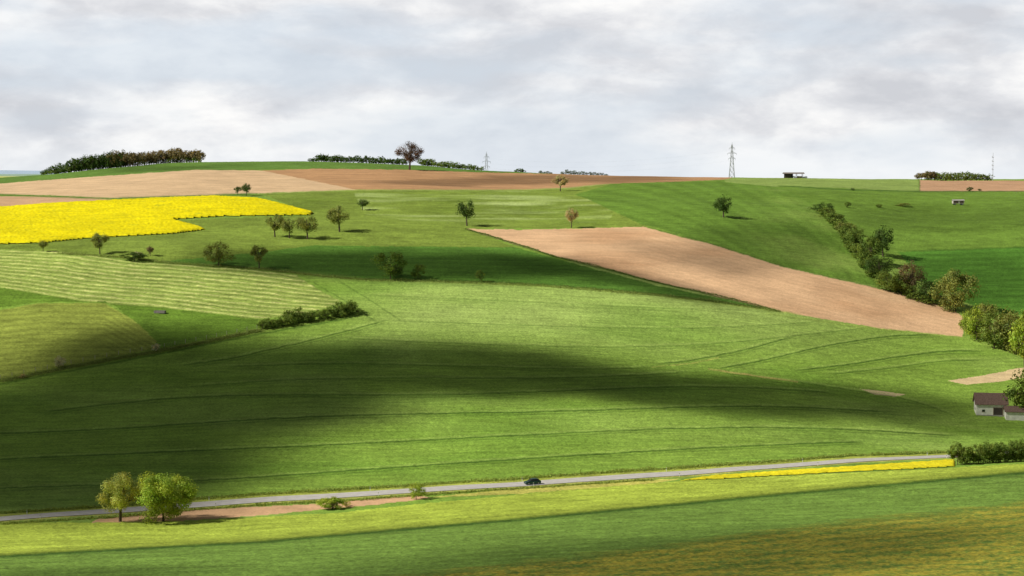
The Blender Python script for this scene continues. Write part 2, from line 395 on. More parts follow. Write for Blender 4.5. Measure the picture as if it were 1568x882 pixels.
# ------------------------------------------------------------------ road
n=len(xs); tx=1/np.sqrt(1+dr**2); nx=-dr*tx; ny=tx
def strip(name,offs,dz,mat,seg=None):
    V=[];
    for o_ in offs:
        px=xs+nx*o_; py=ys+ny*o_; V.append(np.stack([px,py,hgt(px,py)+dz],1))
    V=np.concatenate(V); Q_=[]
    for a in range(len(offs)-1):
        for b in range(n-1):
            if seg and (b%seg)>=seg//2: continue
            Q_.append((a*n+b,a*n+b+1,(a+1)*n+b+1,(a+1)*n+b))
    return mesh(name,V,Q_,[mat],smooth=True)
road=obj('asphalt_road',strip('asphalt_road',(-3.2,-1.6,0,1.6,3.2),0.10,flat_mat('asphalt',(0.50,0.475,0.46),0.85,var=0.12,scale=0.5)))
wp=flat_mat('road_paint',(0.75,0.75,0.73),0.6)
for s_ in (-1,1):
    obj('edge_line',strip('edge_line',tuple(sorted((s_*2.85,s_*2.97))),0.106,wp),parent=road)
obj('centre_line',strip('centre_line',(-0.06,0.06),0.106,wp,seg=6),parent=road)
# ------------------------------------------------------------------ boxes / tubes
def boxm(name,boxes,mats):
    V=[];Q_=[];mi=[]
    for (x0,x1,y0,y1,z0,z1,m) in boxes:
        b=len(V); V+= [(x0,y0,z0),(x1,y0,z0),(x1,y1,z0),(x0,y1,z0),(x0,y0,z1),(x1,y0,z1),(x1,y1,z1),(x0,y1,z1)]
        Q_+=[tuple(b+i for i in q) for q in ((0,3,2,1),(4,5,6,7),(0,1,5,4),(1,2,6,5),(2,3,7,6),(3,0,4,7))]; mi+=[m]*6
    return mesh(name,V,Q_,mats,mi)
def tube(p,q,r0,r1,k=5):
    p=np.array(p,float); q=np.array(q,float); d=q-p; L=np.linalg.norm(d)+1e-9; d/=L
    a=np.cross(d,(0,0,1) if abs(d[2])<0.9 else (1,0,0)); a/=np.linalg.norm(a); b=np.cross(d,a)
    t=np.arange(k)*2*np.pi/k; ring=np.cos(t)[:,None]*a+np.sin(t)[:,None]*b
    V=np.concatenate([p+ring*r0,q+ring*r1]); Q_=[(i,(i+1)%k,k+(i+1)%k,k+i) for i in range(k)]
    return V,np.array(Q_)
class Acc:
    def __init__(s): s.V=[];s.Q=[];s.M=[];s.C=[];s.n=0
    def add(s,V,Q_,m,c=1.0):
        s.V.append(V); s.Q.append(Q_+s.n); s.M.append(np.full(len(Q_),m)); s.n+=len(V)
        c=np.asarray(c,float); s.C.append(np.broadcast_to(c if c.ndim==2 else np.full((1,3),c),(len(V),3)))
    def out(s): return np.concatenate(s.V),np.concatenate(s.Q),np.concatenate(s.M),np.concatenate(s.C)
def leaves(P_,size,rng,asp=0.7,out=None):
    n=len(P_); N=rng.normal(size=(n,3)); N[:,2]=np.abs(N[:,2])+0.2
    if out is not None: N=N*0.6+out*1.2
    N/=np.linalg.norm(N,axis=1)[:,None]
    A=np.cross(N,rng.normal(size=(n,3))); A/=np.linalg.norm(A,axis=1)[:,None]; B=np.cross(N,A)
    s=size*(0.6+0.8*rng.rand(n))[:,None]
    V=np.stack([P_-A*s*.5,P_+B*s*asp*.5,P_+A*s*.5,P_-B*s*asp*.5],1).reshape(-1,3)
    return V,np.arange(n*4).reshape(-1,4)
def tree_acc(kind,seed,nl=2600,ls=0.045,acc=None,tf=None):
    rng=R(seed); A=acc or Acc(); tf=tf or (lambda V:V)
    bare=kind=='bare'
    c0={'round':0.16,'orchard':0.24,'bush':0.0,'bare':0.22,'willow':0.04,'conifer':0.05}[kind]
    cz=(c0+1)/2; hz=(1-c0)/2
    K={'round':40,'orchard':30,'bush':40,'bare':34,'willow':44,'conifer':30}[kind]
    rc=0.135 if kind!='orchard' else 0.15
    cs=[]
    lob=rng.rand(6)*0.5-0.25
    while len(cs)<K:
        p=rng.uniform(-1,1,3); r=np.linalg.norm(p)
        if r>1 or (r<0.5 and rng.rand()<0.6): continue
        az=math.atan2(p[1],p[0]); 
        f=1-0.12*math.sin(2*az+lob[0]*9)-0.10*math.sin(3*az+lob[1]*9+p[2]*2)
        if kind=='conifer': f*=(1-(p[2]+1)/2*0.8)
        if kind in('bush','willow') : f*=1.05
        elif p[2]<-0.3: f*=1+0.4*(p[2]+0.3)
        cs.append((p[0]*(0.5-rc*0.6)*f,p[1]*(0.5-rc*0.6)*f,cz+p[2]*(hz-rc*0.6)))
    cs=np.array(cs)
    th=c0+0.12; lean=rng.uniform(-.03,.03,2); fork=np.array([lean[0],lean[1],th])
    tr=0.028 if kind!='bush' else 0.018
    V,Q_=tube((0,0,-0.03),fork,tr*1.25,tr*0.9,6); A.add(tf(V),Q_,0)
    top=np.array([lean[0]*2,lean[1]*2,cz+hz*0.5]); V,Q_=tube(fork,top,tr*0.85,tr*0.25); A.add(tf(V),Q_,0)
    for c in cs[:(34 if bare else 16)]:
        s_=fork+(top-fork)*rng.rand()*0.7; mid=(s_+c)/2+rng.normal(size=3)*0.02+np.array([0,0,-0.02])
        V,Q_=tube(s_,mid,tr*0.42,tr*0.3,4); A.add(tf(V),Q_,0); V,Q_=tube(mid,c,tr*0.3,tr*0.12,4); A.add(tf(V),Q_,0)
        if bare:
            for _ in range(5):
                e=c+rng.normal(size=3)*0.075+np.array([0,0,0.03]); V,Q_=tube(c if _%2 else mid,e,tr*0.16,tr*0.05,3); A.add(tf(V),Q_,0)
    w=rng.rand(K)+0.5; w/=w.sum(); cid=rng.choice(K,nl,p=w)
    rad=rc*(0.65+0.6*rng.rand(K)); dirn=rng.normal(size=(nl,3)); dirn/=np.linalg.norm(dirn,axis=1)[:,None]
    rr=rad[cid]*rng.rand(nl)**0.45*(1+0.25*rng.rand(nl)**3)
    Pn=cs[cid]+dirn*rr[:,None]
    if kind=='willow': Pn[:,2]-=0.05*rng.rand(nl)
    Pn[:,2]=np.clip(Pn[:,2],0.01,1.02)
    V,Q_=leaves(Pn,ls,rng,out=dirn)
    cc=(0.7+0.65*rng.rand(K))[cid]*(0.7+0.6*rng.rand(nl)); hue=rng.rand(nl)*0.25+(rng.rand(K)*0.25)[cid]
    C=np.stack([cc*(0.85+hue),cc,cc*(1.05-hue*0.6)],1)
    A.add(tf(V),Q_,1,np.repeat(C,4,0)); return A
cache={}
def hash_i(a): return int(a*7919)%101
def tree(name,u_,v_,hp,wp_,kind,mat,seed=None,nl=2800,ls=0.045,back=0):
    x,y,z=at(u_,v_,back); sc=y/F
    sd=(seed if seed is not None else (hash_i(u_)%5)); key=(kind,sd,mat,nl,ls)
    if key not in cache:
        V,Q_,M,C=tree_acc(kind,sd*7+3,nl,ls).out(); cache[key]=mesh(name,V,Q_,[BARK,LM[mat]],M,C,'Lc')
    return obj(name,cache[key],(x,y,z-0.05),rot=(u_*1.7)%6.28,scale=(wp_*sc*1.25,wp_*sc*1.25,hp*sc*1.1))
T_=[('fruit_tree',364,299,13,10,'orchard','dark'),('fruit_tree',377,300,18,15,'orchard','dark'),
('fruit_tree',715,346,39,28,'orchard','dark'),('fruit_tree',555,322,17,16,'orchard','dark'),
('apple_tree',520,355,37,33,'orchard','olive'),('apple_tree',421,363,33,28,'orchard','olive'),('apple_tree',443,365,28,25,'orchard','olive'),('apple_tree',471,366,35,33,'orchard','olive'),
('budding_tree',858,293,26,20,'bare','pale'),('budding_tree',875,349,30,19,'orchard','pale'),
('deciduous_tree',598,427,42,45,'bush','mid'),('shrub',640,427,23,20,'bush','mid'),('shrub',735,432,18,13,'bush','mid'),
('deciduous_tree',335,407,38,36,'bush','olive'),('budding_tree',397,411,34,24,'bare','olive'),('budding_tree',153,389,31,24,'bare','olive'),
('shrub',66,386,18,13,'orchard','olive'),('budding_tree',230,392,14,12,'bare','brown'),
('deciduous_tree',1108,333,31,29,'round','dark'),
('shrub',1260,327,16,32,'bush','dark'),('shrub',1298,318,9,10,'bush','mid'),('shrub',1346,318,6,10,'bush','mid'),('shrub',1382,316,5,22,'bush','olive'),
('shrub',1280,343,16,26,'bush','mid'),('shrub',1292,358,18,28,'bush','olive'),
('deciduous_tree',1311,384,34,30,'round','mid'),('deciduous_tree',1352,393,43,34,'round','dark'),('deciduous_tree',1332,404,40,38,'bush','mid'),
('deciduous_tree',1346,426,36,40,'bush','dark'),('deciduous_tree',1363,446,32,42,'bush','mid'),('budding_tree',1395,454,50,36,'round','brown'),('shrub',1418,461,34,40,'bush','dark'),('shrub',1380,450,28,36,'bush','mid'),
('deciduous_tree',1495,521,50,38,'bush','bright'),('deciduous_tree',1522,534,58,44,'bush','mid'),('deciduous_tree',1547,540,66,48,'round','olive'),('deciduous_tree',1508,502,38,36,'bush','olive'),
('deciduous_tree',1570,568,88,48,'round','bright'),('deciduous_tree',1574,645,82,66,'round','mid'),
('shrub',1485,293,7,10,'bush','dark'),('shrub',1500,293,4,6,'bush','dark'),('shrub',1306,292,4,6,'bush','dark'),
('flowering_shrub',205,400,14,34,'bush','dark'),('flowering_shrub',208,393,7,16,'bush','blossom'),
('flowering_shrub',90,563,17,18,'bush','blossom'),('flowering_shrub',239,538,11,14,'bush','blossom'),('flowering_shrub',34,580,7,10,'bush','pale'),
('shrub',637,765,25,27,'bush','bright'),('shrub',530,776,11,14,'bush','yell')]
for t_ in T_: tree(*t_)
tree('flowering_shrub',510,780,18,36,'bush','bright',seed=5,nl=5000,ls=0.05)
tree('willow_tree',1462,477,61,58,'willow','olive',seed=6,nl=7000,ls=0.035)
tree('deciduous_tree',184,799,69,58,'round','yell',seed=8,nl=12000,ls=0.026)
tree('deciduous_tree',250,799,73,80,'bush','bright',seed=9,nl=22000,ls=0.024)
tree('bare_oak_tree',627,260,39,38,'bare','red',seed=11,nl=4500,ls=0.03)
# masses
def mass(name,items,mat,mats2=None):
    A=Acc()
    for j,(x,y,z,h,w,kind,nl,ls) in enumerate(items):
        a=j*1.3; ca,sa=math.cos(a),math.sin(a)
        def tf(V,x=x,y=y,z=z,h=h,w=w,ca=ca,sa=sa):
            return np.stack([x+w*(V[:,0]*ca-V[:,1]*sa),y+w*(V[:,0]*sa+V[:,1]*ca),z+h*V[:,2]],1)
        tree_acc(kind,j*13+len(name)*5+1,nl,ls,A,tf)
    V,Q_,M,C=A.out(); obj(name,mesh(name,V,Q_,[BARK,LM[mat]],M,C,'Lc'))
rg=R(4)
def sky_items(us,hs,us2,kind,dens,wm=1.2,nl=500,ls=0.09,jit=10):
    it=[]
    for uu_ in np.arange(us2[0],us2[1],dens):
        h=np.interp(uu_,us,hs)*(0.75+0.45*rg.rand()); x,y,z=at(uu_,None,rg.rand()*jit); k=y/F
        it.append((x,y,z-0.3,h*k,max(h*wm,8)*k*(0.9+0.4*rg.rand()),kind,nl,ls))
    return it
wu=[62,80,110,150,180,230,280,300,312]; wh=[5,14,21,25,24,19,22,20,9]
mass('distant_woodland',sky_items(wu,wh,(66,196),'bush',3.4,0.8),'dark')
mass('distant_woodland',sky_items(wu,wh,(178,310),'round',3.6,0.9),'brown')
mass('distant_woodland',sky_items(wu,[7,9,10,10,9,9,9,9,5],(66,308),'bush',6),'mid')
mass('hedge',sky_items([474,490,600,625],[6,12,11,10],(474,622),'bush',3.2,0.9,300,0.12),'dark')
mass('hedge',sky_items([640,660,700,740],[12,12,10,7],(645,740),'bush',3.2,1.0,300,0.12),'mid')
mass('distant_woodland',sky_items([1418,1430,1500,1520],[11,17,16,10],(1420,1519),'bush',4,.9),'mid')
mass('distant_woodland',sky_items([1405,1420,1440],[12,15,12],(1406,1432),'bare',5),'brown')
mass('distant_bushes',sky_items([788,797,806],[4,8,4],(790,804),'bush',4,1.0,300,0.12)+sky_items([828,840,868,900,935],[5,4,7,6,4],(828,846),'bush',5,1,300,0.12)+sky_items([860,870,900,935],[6,8,6,4],(862,930),'bush',6,1,300,0.12)+sky_items([1200,1240],[4,4],(1216,1236),'bush',6,1,200,0.14),'dark')
def poly_items(pts,dens,h,w,kind='bush',nl=700,ls=0.08,jit=2.0,hv=0.4):
    P_=np.array([at(a,b) for a,b in pts]); L=np.concatenate([[0],np.cumsum(np.hypot(np.diff(P_[:,0]),np.diff(P_[:,1])))])
    it=[]
    for s_ in np.arange(0,L[-1],dens):
        x=np.interp(s_,L,P_[:,0])+rg.normal()*jit*0.3; y=np.interp(s_,L,P_[:,1])+rg.normal()*jit*0.5
        hh=h*(1-hv/2+hv*rg.rand()); it.append((x,y,float(hgt(x,y))-0.1,hh,w*(0.8+0.5*rg.rand()),kind,nl,ls))
    return it
mass('hedge',poly_items([(400,504),(430,499),(465,494),(510,487),(546,479)],1.4,3.4,4.4,hv=.8),'mid')
mass('hedge',poly_items([(438,496),(462,493)],2,5.2,4.5)+poly_items([(515,484),(540,479)],2.2,4.8,4.4),'mid')
mass('hedge',poly_items([(1466,712),(1510,709),(1568,706),(1640,702)],1.6,5.8,5,nl=2000,ls=0.055,jit=1,hv=.6),'mid')
mass('hedge',poly_items([(1262,328),(1285,350),(1300,372),(1322,402),(1345,430),(1400,458),(1440,470)],2.6,4,7,hv=.8),'mid')
mass('hedge',poly_items([(1478,505),(1500,519),(1540,535),(1568,548)],2.6,6,7,hv=.8),'olive')
def verge(name,pts,w,h,n_,mat,size=0.4):
    P_=np.array([at(a,b) for a,b in pts]); L=np.concatenate([[0],np.cumsum(np.hypot(np.diff(P_[:,0]),np.diff(P_[:,1])))])
    s_=rg.rand(n_)*L[-1]; x=np.interp(s_,L,P_[:,0])+rg.normal(size=n_)*w*0.3; y=np.interp(s_,L,P_[:,1])+rg.normal(size=n_)*w*0.5
    hh=h*(0.4+0.9*np.clip(fbm(x/3,y/3,99)+0.4,0,1.2)); z=hgt(x,y)+rg.rand(n_)*hh
    V,Q_=leaves(np.stack([x,y,z],1),size,rg,0.5); b=0.6+0.8*rg.rand(n_); C=np.repeat(np.stack([b,b,b],1),4,0)
    obj(name,mesh(name,V,Q_,[LM[mat]],np.zeros(len(Q_)),C,'Lc'))
verge('roadside_grass',[(0,786),(300,765),(620,745),(812,733),(1000,720),(1200,707),(1460,692)],1.6,0.7,16000,'grass')
verge('roadside_grass',[(0,803),(300,781),(480,770),(620,761),(812,748),(1000,735)],1.3,0.5,10000,'grass')
verge('field_margin_grass',[(0,585),(90,566),(240,540),(400,507)],2.2,0.8,9000,'olive')
verge('field_margin_grass',[(90,388),(250,403),(400,413),(560,429),(700,433),(840,439),(1000,452),(1195,478)],2.0,0.8,12000,'olive')
verge('field_margin_grass',[(712,351),(850,394),(1000,432),(1195,478)],1.0,0.6,6000,'mid')
# fence
A=Acc(); P_=np.array([at(a,b) for a,b in [(0,580),(90,561),(240,534),(400,503)]]); L=np.concatenate([[0],np.cumsum(np.hypot(np.diff(P_[:,0]),np.diff(P_[:,1])))])
pp=[]
for s_ in np.arange(0,L[-1],4.0):
    x=np.interp(s_,L,P_[:,0]); y=np.interp(s_,L,P_[:,1]); z=float(hgt(x,y)); pp.append((x,y,z))
    V,Q_=tube((x,y,z-0.2),(x,y,z+1.35),0.08,0.07); A.add(V,Q_,0)
for a,b in zip(pp[:-1],pp[1:]):
    for q in (0.6,1.1):
        V,Q_=tube((a[0],a[1],a[2]+q),(b[0],b[1],b[2]+q),0.008,0.008,3); A.add(V,Q_,0)
V,Q_,M,C=A.out(); obj('wire_fence',mesh('wire_fence',V,Q_,[flat_mat('weathered_wood',(0.42,0.38,0.32))],M))
# ------------------------------------------------------------------ pylons
STEEL=flat_mat('galvanised_steel',(0.32,0.34,0.36),0.5,0.3)
def pylon(name,u_,D,vt,w0,arms):
    x=(u_-CU)/F*D; y=D; z0=float(hgt(x,y)); ht=(HOR-vt)/F*D+ZC-z0; A=Acc()
    r=0.15
    def wd(t): return w0*(1-t)**1.3*0.5+0.35
    N=9; tt=np.linspace(0,0.94,N)
    for k_ in range(N-1):
        a,b=tt[k_],tt[k_+1]; wa,wb=wd(a),wd(b)
        ca=[(sx*wa,sy*wa,a*ht) for sx,sy in((-1,-1),(1,-1),(1,1),(-1,1))]; cb=[(sx*wb,sy*wb,b*ht) for sx,sy in((-1,-1),(1,-1),(1,1),(-1,1))]
        for i_ in range(4):
            for p,q,rr in ((ca[i_],cb[i_],r),(ca[i_],cb[(i_+1)%4],r*.55),(ca[(i_+1)%4],cb[i_],r*.55),(cb[i_],cb[(i_+1)%4],r*.5)):
                V,Q_=tube(p,q,rr,rr,4); A.add(V,Q_,0)
    V,Q_=tube((0,0,0.93*ht),(0,0,ht),0.2,0.08,4); A.add(V,Q_,0)
    tips=[]
    for (t,hw) in arms:
        for s_ in(-1,1):
            e=(s_*hw,0,t*ht)
            for yy in (-wd(t),wd(t)):
                V,Q_=tube((s_*wd(t)*.5,yy,t*ht),e,.12,.08,4); A.add(V,Q_,0)
                V,Q_=tube((s_*wd(t)*.5,yy,t*ht+1.2),e,.1,.06,4); A.add(V,Q_,0)
            V,Q_=tube(e,(e[0],e[1],e[2]-1.3),.09,.09,4); A.add(V,Q_,0); tips.append((x+e[0],y,z0+e[2]-1.3))
    V,Q_,M,C=A.out(); obj(name,mesh(name,V,Q_,[STEEL],M),(x,y,z0)); return tips
t1=pylon('electricity_pylon',1120,1480,218,4.4,((0.62,2.6),(0.74,3.4),(0.86,2.2)))
t0=pylon('electricity_pylon',745,1620,232,4.4,((0.62,2.6),(0.74,3.4),(0.86,2.2)))
A=Acc()
for a,b in zip(t0,t1):
    a=np.array(a);b=np.array(b); prev=None
    for s_ in np.linspace(0,1,17):
        p=a+(b-a)*s_; p[2]-=4*6*s_*(1-s_)
        if prev is not None:
            V,Q_=tube(prev,p,.008,.008,3); A.add(V,Q_,0)
        prev=p
V,Q_,M,C=A.out(); obj('power_lines',mesh('power_lines',V,Q_,[STEEL],M))
x=(1519-CU)/F*1400; z0=float(hgt(x,1400.)); ht=(HOR-234)/F*1400+ZC-z0; A=Acc()
V,Q_=tube((0,0,0),(0,0,ht),.22,.1,6); A.add(V,Q_,0)
for t in (.5,.62,.74,.86):
    V,Q_=tube((-.7,0,ht*t),(.7,0,ht*t),.12,.12,4); A.add(V,Q_,0); V,Q_=tube((-.6,0,ht*t),(-.6,0,ht*t+1),.15,.15,4); A.add(V,Q_,0)
V,Q_,M,C=A.out(); obj('radio_mast',mesh('radio_mast',V,Q_,[STEEL],M),(x,1400,z0))
# ------------------------------------------------------------------ buildings
WHITE=flat_mat('whitewashed_wall',(0.7,0.68,0.64),0.85,var=0.18,scale=0.8)
TILE=flat_mat('roof_tiles',(0.17,0.11,0.09),0.85,var=0.4,scale=3)
WOODD=flat_mat('dark_wood',(0.05,0.04,0.035),0.85); WOODL=flat_mat('light_wood',(0.28,0.22,0.16),0.8)
GLASS=flat_mat('dark_glass',(0.02,0.025,0.03),0.1,spec=0.6)
def gable(L,W,he,hr,t=0.18,ov=0.5):
    V=[];Q_=[]
    for s_ in(-1,1):
        y0=s_*(W/2+ov); z0_=he-ov*(hr-he)/(W/2)
        b=len(V)
        for x in(-L/2-ov,L/2+ov):
            V+=[(x,y0,z0_),(x,0,hr),(x,y0,z0_+t),(x,0.0,hr+t)]
        Q_+=[(b+2,b+3,b+7,b+6),(b,b+4,b+5,b+1),(b,b+2,b+6,b+4),(b,b+1,b+3,b+2),(b+4,b+6,b+7,b+5)]
    return V,Q_
def barn(name,loc,rot,L,W,he,hr,wall,roof,holes=True):
    e=bpy.data.objects.new(name,None); scene.collection.objects.link(e); e.location=loc; e.rotation_euler=(0,0,rot)
    l,w=L/2,W/2; V=[(-l,-w,-1),(l,-w,-1),(l,w,-1),(-l,w,-1),(-l,-w,he),(l,-w,he),(l,w,he),(-l,w,he),(-l,0,hr-.02),(l,0,hr-.02)]
    obj('walls',mesh('walls',V,[(0,1,5,4),(2,3,7,6),(1,2,6,5),(3,0,4,7)],[wall]),parent=e)
    obj('gable_ends',mesh('gable_ends',[V[4],V[7],V[8],V[5],V[6],V[9]],[(0,2,1),(3,4,5)],[wall]),parent=e)
    rv,rq=gable(L,W,he,hr); obj('roof',mesh('roof',rv,rq,[roof]),parent=e)
    if holes:
        obj('door',boxm('door',[(0.6,3.4,-w-.06,-w+.05,0,2.6,0),(0.45,0.6,-w-.1,-w+.05,0,2.75,1),(3.4,3.55,-w-.1,-w+.05,0,2.75,1),(0.6,3.4,-w-.1,-w+.05,2.6,2.75,1)],[WOODD,WOODL]),parent=e)
        obj('windows',boxm('windows',[(-3,-2.1,-w-.05,-w+.05,1.3,2.0,0),(-l-.05,-l+.05,-.5,.5,1.4,2.2,0),(-3.1,-2.0,-w-.09,-w+.05,1.18,1.3,1)],[GLASS,WOODL]),parent=e)
        obj('plinth',boxm('plinth',[(-l-.08,l+.08,-w-.08,-w-.002,-1,.35,0)],[flat_mat('plinth_concrete',(.3,.29,.27))]),parent=e)
    return e
x,y,z=at(1520,637); barn('stone_barn',(x,y+3,z),math.radians(-8),9.5,7.5,3.9,6.8,WHITE,TILE)
x,y,z=at(1558,644); barn('farm_shed',(x,y+2,z),math.radians(-8),6.5,4.5,2.9,4.2,WHITE,TILE,False)
x,y,z=at(1215,None,-6)
e=bpy.data.objects.new('field_shelter',None); scene.collection.objects.link(e); e.location=(x,y,z)
posts=[(a-.12,a+.12,b-.12,b+.12,-.5,3.0,0) for a in(-6,-2,2,6) for b in(-2,2)]
obj('posts',boxm('posts',posts,[WOODD]),parent=e)
obj('boarding',boxm('boarding',[(-5.88,0,1.86,1.94,0,2.9,0),(-5.8,-2.2,-1.9,-1.85,0,2.3,0)],[WOODD]),parent=e)
obj('hay_bales',boxm('hay_bales',[(-5.6,-2.3,-1.5,1.4,0,1.5,0),(2.4,5.5,-1.2,1.4,0,1.3,0)],[flat_mat('hay',(.3,.24,.14))]),parent=e)
rv,rq=gable(13,5,3.0,3.7,.15,.6); obj('roof',mesh('roof',rv,rq,[flat_mat('sheet_roof',(.2,.17,.15))]),parent=e)
x,y,z=at(1467,314)
e=bpy.data.objects.new('farm_wagon',None); scene.collection.objects.link(e); e.location=(x,y,z); e.rotation_euler=(0,0,.1)
obj('body',boxm('body',[(-3.0,3.0,-1.2,1.2,.8,2.4,0),(-3.0,-.4,-1.22,-1.2,1.0,2.3,1),(.6,2.6,-1.22,-1.2,1.0,2.2,1)],[flat_mat('wagon_paint',(.45,.42,.38)),flat_mat('wagon_boards',(.13,.09,.07))]),parent=e)
rv,rq=gable(6.2,2.4,2.4,2.9,.1,.15); obj('roof',mesh('roof',rv,rq,[flat_mat('wagon_roof',(.42,.4,.38))]),parent=e)
def wheel(nm,p,r,w,par,m1,m2):
    A=Acc(); V,Q_=tube((0,-w/2,0),(0,w/2,0),r,r,18); A.add(V,Q_,0)
    for s_ in(-1,1):
        V,Q_=tube((0,s_*w/2,0),(0,s_*(w/2+.002),0),r,r*.62,18); A.add(V,Q_,0)
        V,Q_=tube((0,s_*(w/2+.002),0),(0,s_*(w/2-.03),0),r*.62,0.01,18); A.add(V,Q_,1)
    V,Q_,M,C=A.out(); obj(nm,mesh(nm,V,Q_,[m1,m2],M,smooth=False),p,parent=par)
RUB=flat_mat('rubber',(.02,.02,.02),.9); RIM=flat_mat('alloy',(.35,.36,.37),.4,.6)
for i_,(a,b) in enumerate(((-2,-1),(2,-1),(-2,1),(2,1))): wheel('wheel_%d'%(i_+1),(a,b,.5),.5,.3,e,RUB,RIM)
x,y,z=at(245,480); k=boxm('water_trough',[(-2,2,-.8,-.65,0,.9,0),(-2,2,.65,.8,0,.9,0),(-2,-1.85,-.65,.65,0,.9,0),(1.85,2,-.65,.65,0,.9,0),(-1.85,1.85,-.65,.65,0,.5,0)],[flat_mat('trough_concrete',(.2,.18,.17))])
obj('water_trough',k,(x,y,z),rot=-.2)
# ------------------------------------------------------------------ car
xc=at(812,738)[0]; yc=float(np.interp(xc,xs,ys)); sl=float(np.interp(xc,xs,dr)); ang=math.atan(sl)
xc+= math.sin(ang)*1.5; yc-=math.cos(ang)*1.5
e=bpy.data.objects.new('hatchback_car',None); scene.collection.objects.link(e); e.location=(xc,yc,float(hgt(xc,yc))+.11); e.rotation_euler=(0,math.atan((float(hgt(xc-2,yc-2*sl))-float(hgt(xc+2,yc+2*sl)))/4),ang)
PAINT=flat_mat('car_paint',(.015,.06,.06),.25,.3,var=.05,spec=.6)
import bmesh
def loft(name,secs,mat,par,mi=None,mats=None):
    k_=len(secs[0]); V=[p for s_ in secs for p in s_]; Q_=[]
    for a in range(len(secs)-1):
        for b in range(k_): Q_.append((a*k_+b,a*k_+(b+1)%k_,(a+1)*k_+(b+1)%k_,(a+1)*k_+b))
    me=mesh(name,V,Q_,mats or [mat],mi,smooth=False)
    bm=bmesh.new(); bm.from_mesh(me); bm.verts.ensure_lookup_table()
    bm.faces.new([bm.verts[i] for i in range(k_)][::-1]); bm.faces.new([bm.verts[len(V)-k_+i] for i in range(k_)])
    bmesh.ops.recalc_face_normals(bm,faces=bm.faces); bm.to_mesh(me); bm.free()
    return obj(name,me,parent=par)
def sec(x,w,z0,z1): return [(x,-w*.92,z0),(x,-w,z0+.18),(x,-w,z1-.18),(x,-w*.93,z1),(x,w*.93,z1),(x,w,z1-.18),(x,w,z0+.18),(x,w*.92,z0)]
loft('body',[sec(-2.1,.70,.32,.62),sec(-2.0,.82,.24,.74),sec(-1.5,.87,.2,.86),sec(-.95,.88,.2,.93),sec(.8,.88,.2,.96),sec(1.7,.87,.2,.97),sec(2.0,.82,.25,.92),sec(2.08,.74,.35,.8)],PAINT,e)
def cs_(x,w0,w1,z0,z1): return [(x,-w0,z0),(x,-w1,z1),(x,w1,z1),(x,w0,z0)]
loft('glasshouse',[cs_(-1.05,.8,.78,.92,.95),cs_(-.3,.81,.63,.94,1.40),cs_(.4,.81,.64,.95,1.46),cs_(1.3,.8,.62,.96,1.40),cs_(1.85,.76,.70,.95,1.0)],GLASS,e)
loft('roof_panel',[cs_(-.32,.635,.62,1.405,1.425),cs_(.4,.65,.62,1.465,1.49),cs_(1.32,.63,.6,1.405,1.43)],PAINT,e)
obj('pillars',boxm('pillars',[(.28,.36,-.79,-.66,.95,1.42,0),(.28,.36,.66,.79,.95,1.42,0)],[PAINT]),parent=e)
for i_,(a,b) in enumerate(((-1.3,-.8),(1.3,-.8),(-1.3,.8),(1.3,.8))): wheel('wheel_%d'%(i_+1),(a,b,.31),.31,.2,e,RUB,RIM)
obj('lights',boxm('lights',[(-2.06,-1.98,-.72,-.42,.58,.7,0),(-2.06,-1.98,.42,.72,.58,.7,0),(2.0,2.07,-.75,-.5,.68,.84,1),(2.0,2.07,.5,.75,.68,.84,1)],[flat_mat('headlamp',(.7,.7,.7),.2),flat_mat('tail_lamp',(.4,.02,.02),.3)]),parent=e)
obj('mirrors',boxm('mirrors',[(-.75,-.6,-.98,-.86,.93,1.05,0),(-.75,-.6,.86,.98,.93,1.05,0)],[PAINT]),parent=e)
PW=flat_mat('post_white',(.8,.8,.78),.5); PB=flat_mat('post_black',(.02,.02,.02),.5)
pm=boxm('delineator_post',[(-.06,.06,-.05,.05,0,.72,0),(-.065,.065,-.055,.055,.722,.9,1),(-.06,.06,-.05,.05,.902,1.0,0)],[PW,PB])
for s_ in np.arange(-110,130,38.0):
    for sd in(-1,1):
        q=float(np.interp(s_,xs,dr)); t=1/math.sqrt(1+q*q); px=s_-q*t*4.1*sd; py=float(np.interp(s_,xs,ys))+t*4.1*sd
        obj('delineator_post',pm,(px,py,float(hgt(px,py))))
# ------------------------------------------------------------------ distant hills
dd=np.array([1900,2300,2700,3100,3500,4200,5000,6000,6300,9000,16000.]); uu2=np.arange(-2600,150,14.)
UU2,DD2=np.meshgrid(uu2,dd)
tv=np.interp(DD2,[1900,2300,2700,3100,3500,4200,5000,6000,6300,9000,16000],[290,279,275,271.5,269,267.2,266,262,261.6,266,268])
fd=np.clip((UU2-90)/60,0,1); 
nz=vnoise(UU2/60,DD2/900,12)
tv=tv+fd*22+nz*np.interp(DD2,[2300,5000,6000,9000],[.2,.3,1.2,.2])
t=(CV-tv)/F; Z2=DD2*(t*cp-sp)/(cp+t*sp)+ZC
cc=np.zeros(UU2.shape+(3,)); cc[:]=alb(125,155,80)
cc[(DD2<3300)&(DD2>2500)]=alb(205,205,110); cc[(DD2>3300)]=alb(150,175,155); cc[DD2>4800]=alb(165,185,205,0.9)  # far rows turn bluish: aerial haze painted into the hill colours
X2=(UU2-CU)/F*DD2
I2=np.arange(UU2.size).reshape(UU2.shape); Q2=np.stack([I2[:-1,:-1],I2[:-1,1:],I2[1:,1:],I2[1:,:-1]],-1).reshape(-1,4)
obj('distant_hills',mesh('distant_hills',np.stack([X2.ravel(),DD2.ravel(),Z2.ravel()],1),Q2,[GM],col=cc.reshape(-1,3),smooth=True))
